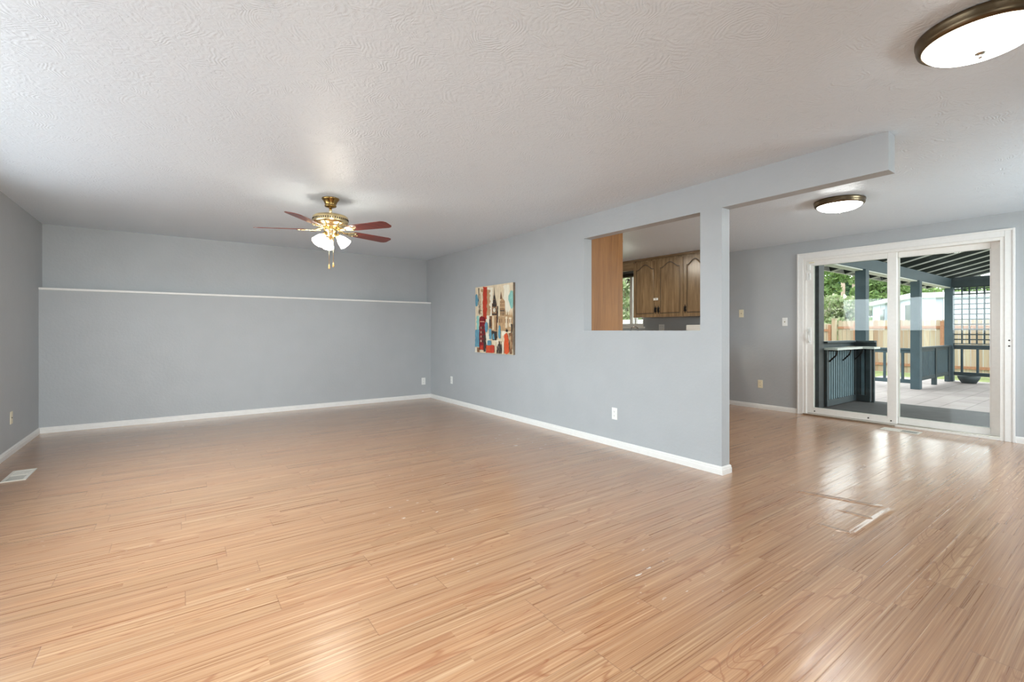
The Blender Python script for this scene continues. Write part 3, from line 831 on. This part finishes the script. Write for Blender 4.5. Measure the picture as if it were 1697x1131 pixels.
b = MB(Matrix.Translation((XD - .045, 7.0, 2.262)) @ Matrix.Rotation(R(90), 4, 'X')); b.lathe([(0, 0), (.028, 0), (.028, 1.25), (0, 1.25)], 20); b.build('blind_roll', M['blind'], t)
b = MB(); b.box(XD - .075, XD - .068, 5.75, 7.0, 2.212, 2.232); b.build('bottom_bar', M['nickel'], t)
for y in (5.74, 7.01):
    b = MB(); b.box(XD - .08, XD, y - .006, y + .006, 2.23, 2.295); b.build('bracket', M['blind'], t)
t = thing('suncatcher', (XD - .07, 6.06, 2.08), 'small round glass suncatcher hanging in kitchen window', 'ornament')
b = MB(); b.tube([(XD - .07, 6.03, 2.212), (XD - .07, 6.04, 2.185)], .002, 6); b.build('hook', M['black'], t)
b = MB(Matrix.Translation((XD - .07, 6.06, 2.14)) @ Matrix.Rotation(R(90), 4, 'Y')); b.lathe([(.036, -.004), (.045, 0), (.036, .004), (.034, 0), (.036, -.004)], 28); b.build('ring', M['nickel'], t)
b = MB(Matrix.Translation((XD - .07, 6.06, 2.14)) @ Matrix.Rotation(R(90), 4, 'Y')); b.lathe([(0, -.002), (.035, -.002), (.035, .002), (0, .002)], 28); b.build('glass_disc', M['glass'], t)
b = MB(Matrix.Translation((XD - .07, 6.015, 2.165))); b.lathe([(0, .022), (.018, .012), (.021, 0), (.016, -.014), (0, -.02)], 14); b.build('bead', M['black'], t)

# base run with worktop, sink and tap
for i, (y0, y1, lab) in enumerate(((4.09, 4.70, 'brown base cabinet under worktop nearest the dining area'), (4.71, 5.40, 'brown base cabinet under the middle of the worktop'), (5.41, 6.60, 'brown sink base cabinet under the kitchen window'))):
    t = thing('base_cabinet', (6.87, (y0 + y1) / 2, 0), lab, 'cabinet', 'brown kitchen base cabinets')
    b = MB(); b.box(6.60, XD - .006, y0, y1, .10, .87); b.box(6.66, XD - .006, y0, y1, 0, .10); b.build('cabinet_body', M['oak'], t)
    ym = (y0 + y1) / 2
    for (a, c) in ((y0 + .01, ym - .003), (ym + .003, y1 - .01)):
        b = MB(); b.box(6.58, 6.60, a, c, .12, .68); d = b.build('cabinet_door', M['oak'], t, .003)
        iron_handle(d, c - .04 if a < ym - .1 else a + .04, .55, 6.582)
        b = MB(); b.box(6.58, 6.60, a, c, .70, .86); d = b.build('drawer', M['oakh'], t, .003)
b = MB(); b.box(6.55, XD - .006, 4.08, 7.40, .872, .91); b.box(XD - .026, XD - .006, 4.08, 7.40, .91, 1.01)
tag(b.build('kitchen_worktop', M['worktop'], None, .004), 'pale kitchen worktop along the window wall', 'worktop')
t = thing('kitchen_tap', (7.03, 5.72, .91), 'arched chrome kitchen tap just above the pass-through sill', 'tap')
b = MB(Matrix.Translation((7.03, 5.72, .91))); b.lathe([(0, .03), (.022, .03), (.026, .001), (0, .001)], 20); b.build('tap_base', M['chrome'], t)
R0 = .055
pts = [(7.03, 5.72, .93), (7.03, 5.72, 1.20)] + [(7.03 - (R0 - R0 * math.cos(a)) * .75, 5.72 + (R0 - R0 * math.cos(a)), 1.20 + R0 * math.sin(a)) for a in [R(180) * k / 12 for k in range(1, 13)]]
pts.append((pts[-1][0], pts[-1][1], 1.15))
b = MB(); b.tube(pts, .011, 10); b.build('spout', M['chrome'], t)
b = MB(); b.tube([(7.03, 5.72, .96), (7.03, 5.64, 1.0)], .008, 8); b.build('lever', M['chrome'], t)
t = thing('kitchen_appliance', (6.85, 4.25, .91), 'white boxy kitchen appliance on worktop at lower right of pass-through', 'kitchen appliance')
b = MB(); b.box(6.72, 7.02, 4.12, 4.50, .915, 1.275); b.build('body', M['white'], t, .012)
b = MB(); b.box(6.712, 6.72, 4.15, 4.47, .95, 1.24); b.build('front_panel', M['white'], t, .003)

# tall pantry whose orange-brown side shows through the opening
pan = thing('pantry_cabinet', (4.03, 4.03, 0), 'tall orange-brown wooden pantry cabinet against the partition in kitchen', 'cabinet')
PX0, PX1, PYA, PYZ = XP + TW + .002, 4.262, 3.702, 4.50
b = MB(); b.box(PX0, PX1, PYA, PYZ, 0, 2.40); b.build('cabinet_body', M['pantry'], pan, .002)
for (z0, z1) in ((.10, 1.10), (1.11, 2.38)):
    b = MB(); b.box(PX1, PX1 + .02, PYA + .008, PYZ - .008, z0, z1); d = b.build('cabinet_door', M['pantry'], pan, .002)
    for z in ((z0 + .12, z1 - .12) if z1 < 1.2 else (1.30, 1.42, 1.61, 2.25)):
        b = MB(); b.box(PX1 - .001, PX1 + .024, PYA + .012, PYA + .05, z - .012, z + .012); b.tube([(PX1 + .024, PYA + .014, z - .02), (PX1 + .024, PYA + .014, z + .02)], .005, 8)
        b.build('hinge', M['nickel'], d)

# ================================================================== PATIO AND GARDEN
ZG, ZP, ZS = -.30, -.11, -.012
b = MB(); b.box(-60, 90, -60, 90, ZG - .2, ZG)
struct(b.build('ground', M['lawn']), 'pale grass behind the patio', 'lawn')
b = MB(); b.box(-40, XL - .3, -30, 40, ZG, ZG + .04)  # pale ground added to bounce light up through the left window
struct(b.build('reflector', M['bounce']), 'added light-bouncing pale driveway outside the left window', 'reflector')
b = MB(); b.box(OUTX, 9.6, -4, 3.9, ZG, ZS)
struct(b.build('patio_slab', M['concrete']), 'dark grey concrete strip outside the sliding door', 'patio')
b = MB(); b.box(9.6, 16.4, -4, 4.6, ZG, ZP)
struct(b.build('patio_floor', M['pavers']), 'pale pinkish patio paving beyond the concrete strip', 'patio')

YL = 3.13; BZ0, BZ1 = 2.28, 2.50
roof = thing('patio_cover', (12, YL, ZP), 'dark timber patio roof on teal posts outside the sliding door', 'patio cover')
b = MB(); b.box(OUTX + .02, 16.15, YL - .045, YL + .045, BZ0, BZ1); b.build('eave_beam', M['teal'], roof, .005)
b = MB(); b.box(OUTX + .02, 15.9, YL - .04, YL + .12, BZ0 - .02, BZ0 - .001); b.build('underside_strip', M['rafter'], roof)  # pale strip laid along the beam's underside
b = MB(); b.box(15.95, 16.10, -2.0, YL - .046, BZ0, BZ1 + .02); b.build('end_beam', M['teald'], roof, .005)
for (x, w, z0, mt) in ((8.05, .19, ZS, 'tealx'), (10.02, .165, ZP, 'teal'), (13.22, .165, ZP, 'teal'), (16.02, .165, ZP, 'teal')):
    b = MB(); b.box(x - w / 2, x + w / 2, YL - w / 2, YL + w / 2, z0, BZ0); b.build('post', M[mt], roof, .006)
PITCH = math.atan(.27)
def slope_xf(): return Matrix.Translation((0, YL, BZ1)) @ Matrix.Rotation(-PITCH, 4, 'X')
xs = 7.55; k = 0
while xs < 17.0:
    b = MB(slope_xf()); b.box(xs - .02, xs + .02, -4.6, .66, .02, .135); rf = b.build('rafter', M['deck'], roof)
    b = MB(slope_xf()); b.box(xs - .022, xs + .022, -4.6, .66, .0, .02); b.build('lit_edge_strip', M['rafter'], rf)  # light on the rafter's lower edge, put in as a pale strip
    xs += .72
b = MB(slope_xf()); b.box(OUTX + .05, 17.1, -.43, .68, .137, .160); b.box(OUTX + .05, 17.1, -4.6, -.47, .137, .160)
b.build('roof_deck', M['deck'], roof)
b = MB(slope_xf()); b.box(OUTX + .05, 17.1, .66, .685, .02, .16); b.build('fascia', M['rafter'], roof)

# lattice screen between end post and the right
t = thing('lattice_screen', (16.02, 1.5, .80), 'dark square-grid lattice screen at far end of patio', 'lattice')
b = MB(); y = YL - .083 - .02; n = 0
b.box(16.0, 16.05, .2, YL - .083, .838, .86); b.box(16.0, 16.05, .2, YL - .083, 2.255, 2.279)
yy = 2.897
while yy > .25: b.box(16.01, 16.028, yy - .016, yy + .016, .86, 2.255); yy -= .134
b.build('upright_strips', M['teald'], t)
b = MB(); zz = .955
while zz < 2.25: b.box(16.028, 16.046, .2, YL - .083, zz - .014, zz + .014); zz += .127
b.build('cross_strips', M['teald'], t)

def railing(label, p0, p1, zt, zb, spacing, bw, mt, slat=False, posts=()):
    """a straight railing from p0 to p1"""
    (xa, ya), (xb, yb) = p0, p1; L = math.hypot(xb - xa, yb - ya); a = math.atan2(yb - ya, xb - xa)
    t = thing('patio_railing', ((xa + xb) / 2, (ya + yb) / 2, ZP), label, 'railing', 'patio railings')
    X = Matrix.Translation((xa, ya, 0)) @ Matrix.Rotation(a, 4, 'Z')
    b = MB(X); b.box(0, L, -.05, .05, zt - .045, zt); b.box(0, L, -.022, .022, zt - .11, zt - .045); b.build('top_rail', M[mt], t, .004)
    b = MB(X); b.box(0, L, -.03, .03, zb, zb + .085); b.build('bottom_rail', M[mt], t, .004)
    n = max(1, int(L / spacing))
    for k in range(n):
        x = L * (k + .5) / n
        b = MB(X); b.box(x - bw / 2, x + bw / 2, -.018, .018, zb + .085, zt - .11); b.build('slat' if slat else 'baluster', M['teal' if not slat else 'teal'], t)
    for x in posts:
        b = MB(X); b.box(x - .045, x + .045, -.045, .045, ZP, zt - .045); b.build('rail_post', M['teald'], t, .004)
    return t
railing('dark slatted railing in two panels between the patio posts', (13.31, YL), (15.93, YL), .81, .06, .105, .075, 'teald', True, (1.32, 2.50))
railing('open dark railing beneath the square-grid lattice', (16.02, YL - .09), (16.02, .2), .82, .05, .27, .045, 'teald')
railing('teal open railing behind the slatted bar', (13.3, YL + .09), (13.3, 5.2), .785, .0, .30, .05, 'teal')

# slatted bar by the door
bar = thing('patio_bar', (8.9, 3.0, ZS), 'dark teal slatted patio bar with light ledge outside the door', 'bar')
C0, C1, C2 = Vector((8.16, 3.02)), Vector((9.37, 3.02)), Vector((9.33, 2.79))
b = MB(); b.box(8.15, 9.36, 3.055, 3.10, .02, .90); b.box(8.15, 9.36, 3.06, 3.10, ZS, .02); b.box(9.37, 9.42, 2.76, 3.10, ZS, .90); b.build('back_board', M['teald'], bar)
def bar_face(p0, p1, sp):
    d = p1 - p0; L = d.length; a = math.atan2(d.y, d.x)
    X = Matrix.Translation((p0.x, p0.y, 0)) @ Matrix.Rotation(a, 4, 'Z')
    n = int(L / sp)
    for k in range(n):
        x = L * (k + .5) / n; w = sp * .62
        b = MB(X); b.box(x - w / 2, x + w / 2, -.012, .012, .10, .87); b.build('slat', M['slat'], bar, .003)
    b = MB(X); b.box(0, L, -.022, .014, .0, .10); b.build('kick_board', M['teald'], bar, .004)
    b = MB(X); b.box(0, .07, -.02, .014, .10, .88); b.box(L - .07, L, -.02, .014, .10, .88); b.build('corner_board', M['teald'], bar, .004)
    b = MB(X); b.box(.0, L - .0, .014, .03, .02, .88); b.build('backing', M['slot'], bar)
bar_face(C0, C1, .085)
bar_face(C1, C2, .075)
b = MB(); b.prism([(8.16, 2.86), (9.20, 2.86), (9.18, 2.70), (9.46, 2.70), (9.46, 3.045), (8.16, 3.045)], .88, .915); b.build('ledge', M['rafter'], bar, .004, 'pale shelf ledge')
b = MB(); b.box(8.15, 9.44, 3.05, 3.10, .916, .985); b.box(9.40, 9.44, 2.74, 3.05, .916, .985); b.box(8.15, 9.44, 2.99, 3.14, .985, 1.015); b.box(9.32, 9.44, 2.74, 2.99, .985, 1.015); b.build('bar_top', M['teald'], bar, .004)
for x in (8.22, 8.75, 9.26):
    b = MB(); b.tube([(x, 2.992, .70), (x, 2.90, .80), (x, 2.88, .875)], .012, 6); b.tube([(x, 2.995, .87), (x, 2.88, .872)], .010, 6); b.build('bracket', M['black'], bar)

t = thing('plant_pot', (15.72, 2.72, ZP), 'low dark bowl pot on patio under the lattice', 'pot')
b = MB(Matrix.Translation((15.72, 2.72, ZP))); b.lathe([(0, 0), (.13, 0), (.19, .10), (.21, .17), (.20, .175), (.17, .12), (0, .12)], 28); b.build('bowl', M['teald'], t)

# wooden fence
def fence(label, x, y0, y1, ztop, w=.14, post_x=0):
    t = thing('wooden_fence', (x, (y0 + y1) / 2, ZG), label, 'fence', 'weathered fence runs')
    r = random.Random(int(y0 * 10)); b = MB(); y = y0; k = 0
    while y < y1 - .02:
        zt = ztop + r.uniform(-.012, .012); a, c = y + .004, min(y + w - .004, y1)
        poly = [(a, ZG + .03), (c, ZG + .03), (c, zt - .03), (c - .025, zt), (a + .025, zt), (a, zt - .03)]
        b.prism(poly, 0, .018, Matrix.Translation((x + r.uniform(-.003, .003), 0, 0)) @ Matrix(((0, 0, 1, 0), (1, 0, 0, 0), (0, 1, 0, 0), (0, 0, 0, 1))))
        y += w
    b.build('boards', M['fence'], t)
    for z in (ZG + .25, ztop - .3):
        b = MB(); b.box(x - .04, x - .002, y0, y1, z, z + .09); b.build('rail', M['fencer'], t)
    y = y0 + .1
    while y < y1:
        b = MB(); b.box(x - .09, x - .04, y, y + .09, ZG, ztop - .05); b.build('fence_post', M['fencer'], t); y += 2.4
    return t
fence('long weathered picket fence behind the patio', 20.35, -8.0, 7.12, 1.54)
fence('lower weathered fence section at left behind the bar', 20.55, 7.30, 16.0, 1.44)
t = thing('gate_post', (20.25, 7.2, ZG), 'square tan fence post where the fence steps down', 'post')
b = MB(); b.box(20.18, 20.32, 7.13, 7.27, ZG, 1.60); b.box(20.16, 20.34, 7.11, 7.29, 1.60, 1.63); b.build('post_shaft', M['fence'], t, .004)

# pale building beyond the fence
bl = thing('white_shed', (26, 4, ZG), 'pale blue metal building with white roof behind the fence', 'building')
K = Vector((24.4, 5.84)); d1 = Vector((.887, .461)); d2 = Vector((.461, -.887))
P = [K, K + d1 * 7, K + d1 * 7 + d2 * 11, K + d2 * 11]
b = MB(); b.prism([(p.x, p.y) for p in reversed(P)], ZG, 2.48); b.build('walls', M['siding'], bl)
Pr = [K - d1 * .18 - d2 * .18, K + d1 * 7.2 - d2 * .18, K + d1 * 7.2 + d2 * 11.2, K - d1 * .18 + d2 * 11.2]
b = MB(); b.prism([(p.x, p.y) for p in reversed(Pr)], 2.48, 2.70); b.build('roof', M['metalroof'], bl, .05)
def on_wall(q0, q1, z0, z1, d, o, name, mt):
    Xw = Matrix(((d.x, o.x, 0, K.x), (d.y, o.y, 0, K.y), (0, 0, 1, 0), (0, 0, 0, 1)))
    b = MB(Xw); b.box(q0, q1, .0, .03, z0, z1); return b.build(name, M[mt], bl)
for q in (.35, 2.5, 4.6): on_wall(q, q + .75, 1.15, 2.25, d1, -d2, 'window', 'dkglass')
for q in (.03, 1.9, 3.4, 5.3): on_wall(q, q + .09, ZG, 2.48, d1, -d2, 'corner_trim', 'metalroof')
for q in (.9, 3.1, 4.4): on_wall(q, q + .04, ZG, 2.48, d2, -d1, 'seam_trim', 'metalroof')
t = thing('white_trailer', (16, 13.5, ZG), 'white trailer glimpsed through the kitchen window', 'trailer')
b = MB(); b.box(15.2, 17.4, 9.5, 16.5, ZG, 1.62); b.build('trailer_body', M['metalroof'], t, .1)
b = MB(); b.box(15.18, 15.2, 9.6, 16.4, .5, .6); b.build('trim_band', M['siding'], t)

# trees
def foliage(name, blobs, size, n, mat, parent, seed, needle=False):
    r = np.random.default_rng(seed); V = []; F = []
    w = np.array([b_[3] * b_[4] * b_[5] for b_ in blobs]); w = w ** (2 / 3); w /= w.sum()
    for bi, (cx, cy, cz, rx, ry, rz) in enumerate(blobs):
        k = int(n * w[bi])
        d = r.normal(size=(k, 3)); d /= np.linalg.norm(d, axis=1)[:, None]
        rad = r.uniform(.55, 1.0, size=(k, 1)) ** .6
        c = d * rad * np.array([rx, ry, rz]) + np.array([cx, cy, cz])
        a = r.normal(size=(k, 3)) + d * .4; a /= np.linalg.norm(a, axis=1)[:, None]
        bb = np.cross(a, r.normal(size=(k, 3))); bb /= np.linalg.norm(bb, axis=1)[:, None]
        s = size * r.uniform(.6, 1.3, size=(k, 1)); s2 = s * (.35 if needle else .6)
        base = len(V) * 4 if False else sum(len(v) for v in V)
        q = np.stack([c - a * s, c + bb * s2, c + a * s, c - bb * s2], axis=1).reshape(-1, 3)
        V.append(q); F += [(base + 4 * i, base + 4 * i + 1, base + 4 * i + 2, base + 4 * i + 3) for i in range(k)]
    V = np.concatenate(V)
    me = bpy.data.meshes.new(name); me.from_pydata(V.tolist(), [], F); me.materials.append(mat)
    o = bpy.data.objects.new(name, me); COL.objects.link(o); o.parent = parent
    o.matrix_parent_inverse = parent.matrix_basis.inverted()
    return o
def conifer(x, y, h, rad, label, seed, mat='conifer', n=5200):
    t = thing('conifer_tree', (x, y, ZG), label, 'tree', 'trees beyond the fence'); rr = random.Random(seed)
    b = MB(); b.tube([(x, y, ZG), (x, y, h * .5), (x, y, h * .97)], [.22, .14, .03], 8); b.build('trunk', M['bark'], t)
    bl_ = []; z = 1.2
    while z < h:
        u = 1 - (z / h); R_ = rad * (u * .95 + .08)
        for k in range(5):
            a = rr.uniform(0, 6.28); bl_.append((x + math.cos(a) * R_ * .55, y + math.sin(a) * R_ * .55, z + rr.uniform(-.3, .3), R_ * .55, R_ * .55, .55))
        z += .95
    foliage('needles', bl_, .26, n, M[mat], t, seed, True); return t
def broadleaf(x, y, h, rad, label, seed, mat='maple', name='broadleaf_tree', size=.15, n=5200, z0=1.0, cat='tree', group='trees beyond the fence'):
    t = thing(name, (x, y, ZG), label, cat, group); rr = random.Random(seed)
    b = MB(); b.tube([(x, y, ZG), (x + .1, y, (h + z0) / 2), (x, y, h * .85)], [.12 * rad / 2 + .03, .08, .03], 8)
    for k in range(5):
        a = rr.uniform(0, 6.28); b.tube([(x, y, z0 + .1), (x + math.cos(a) * rad * .6, y + math.sin(a) * rad * .6, (z0 + h) / 2 + rr.uniform(-.4, .6))], [.05, .02], 6)
    b.build('trunk', M['bark'], t)
    bl_ = []
    for k in range(16):
        a = rr.uniform(0, 6.28); q = rr.uniform(.1, .72) * rad; z = rr.uniform(z0 + .4, h - .5)
        s = rad * rr.uniform(.28, .42); bl_.append((x + math.cos(a) * q, y + math.sin(a) * q, z, s, s, s * .8))
    foliage('leaves', bl_, size, n, M[mat], t, seed); return t
def at(d, pxx):
    u = (pxx - 848.5) / 770.63; s, c = math.sin(.6229), math.cos(.6229)
    return d * (s + c * u), d * (c - s * u)
x, y = at(23, 1392); broadleaf(x, y, 2.9, 1.7, 'pale flowering shrub rising above the lower fence', 11, 'rhodo', 'flowering_shrub', .10, 5200, ZG + .2, 'shrub', None)
x, y = at(28, 1372); broadleaf(x, y, 5.0, 1.9, 'bright green broadleaf tree at left behind the flowering shrub', 12)
x, y = at(50, 1420); conifer(x, y, 13, 3.2, 'dark conifer between the two utility poles', 13)
x, y = at(38, 1387); conifer(x, y, 7.2, 2.6, 'dark conifer behind the bright green tree', 14)
x, y = at(30, 1464); broadleaf(x, y, 5.2, 2.1, 'mid green tree left of the pale building', 15, 'maple')
x, y = at(62, 1500); conifer(x, y, 15, 3.3, 'tall conifer behind the left end of pale building', 16)
x, y = at(40, 1548); broadleaf(x, y, 6.6, 3.0, 'bright tree behind the roof of the pale building', 17, 'maple')
x, y = at(56, 1600); conifer(x, y, 12, 2.9, 'conifer behind the lattice screen', 18)
x, y = at(44, 1656); broadleaf(x, y, 7, 2.8, 'broadleaf tree rightmost behind the lattice screen', 19, 'maple')
x, y = at(29, 1046); broadleaf(x, y, 6.6, 2.8, 'leafy tree seen through the kitchen window', 20, 'rhodo')
x, y = at(38, 1072); conifer(x, y, 10, 3.0, 'conifer right behind the tree in kitchen window', 21)
x, y = at(49, 1006); conifer(x, y, 10, 3.0, 'conifer left behind the tree in kitchen window', 22)
for (d, pxx, h_, lab) in ((33, 1397, 5.5, 'left wooden utility pole behind the shrubs'), (33, 1415.5, 5.05, 'right wooden utility pole behind the shrubs')):
    x, y = at(d, pxx); t = thing('utility_pole', (x, y, ZG), lab, 'pole', 'utility poles')
    b = MB(); b.tube([(x, y, ZG), (x, y, h_)], [.15, .12], 10); b.build('pole_shaft', M['polewood'], t)
    b = MB(); b.box(x - .5, x + .5, y - .05, y + .05, h_ - .35, h_ - .25); b.build('cross_arm', M['polewood'], t)
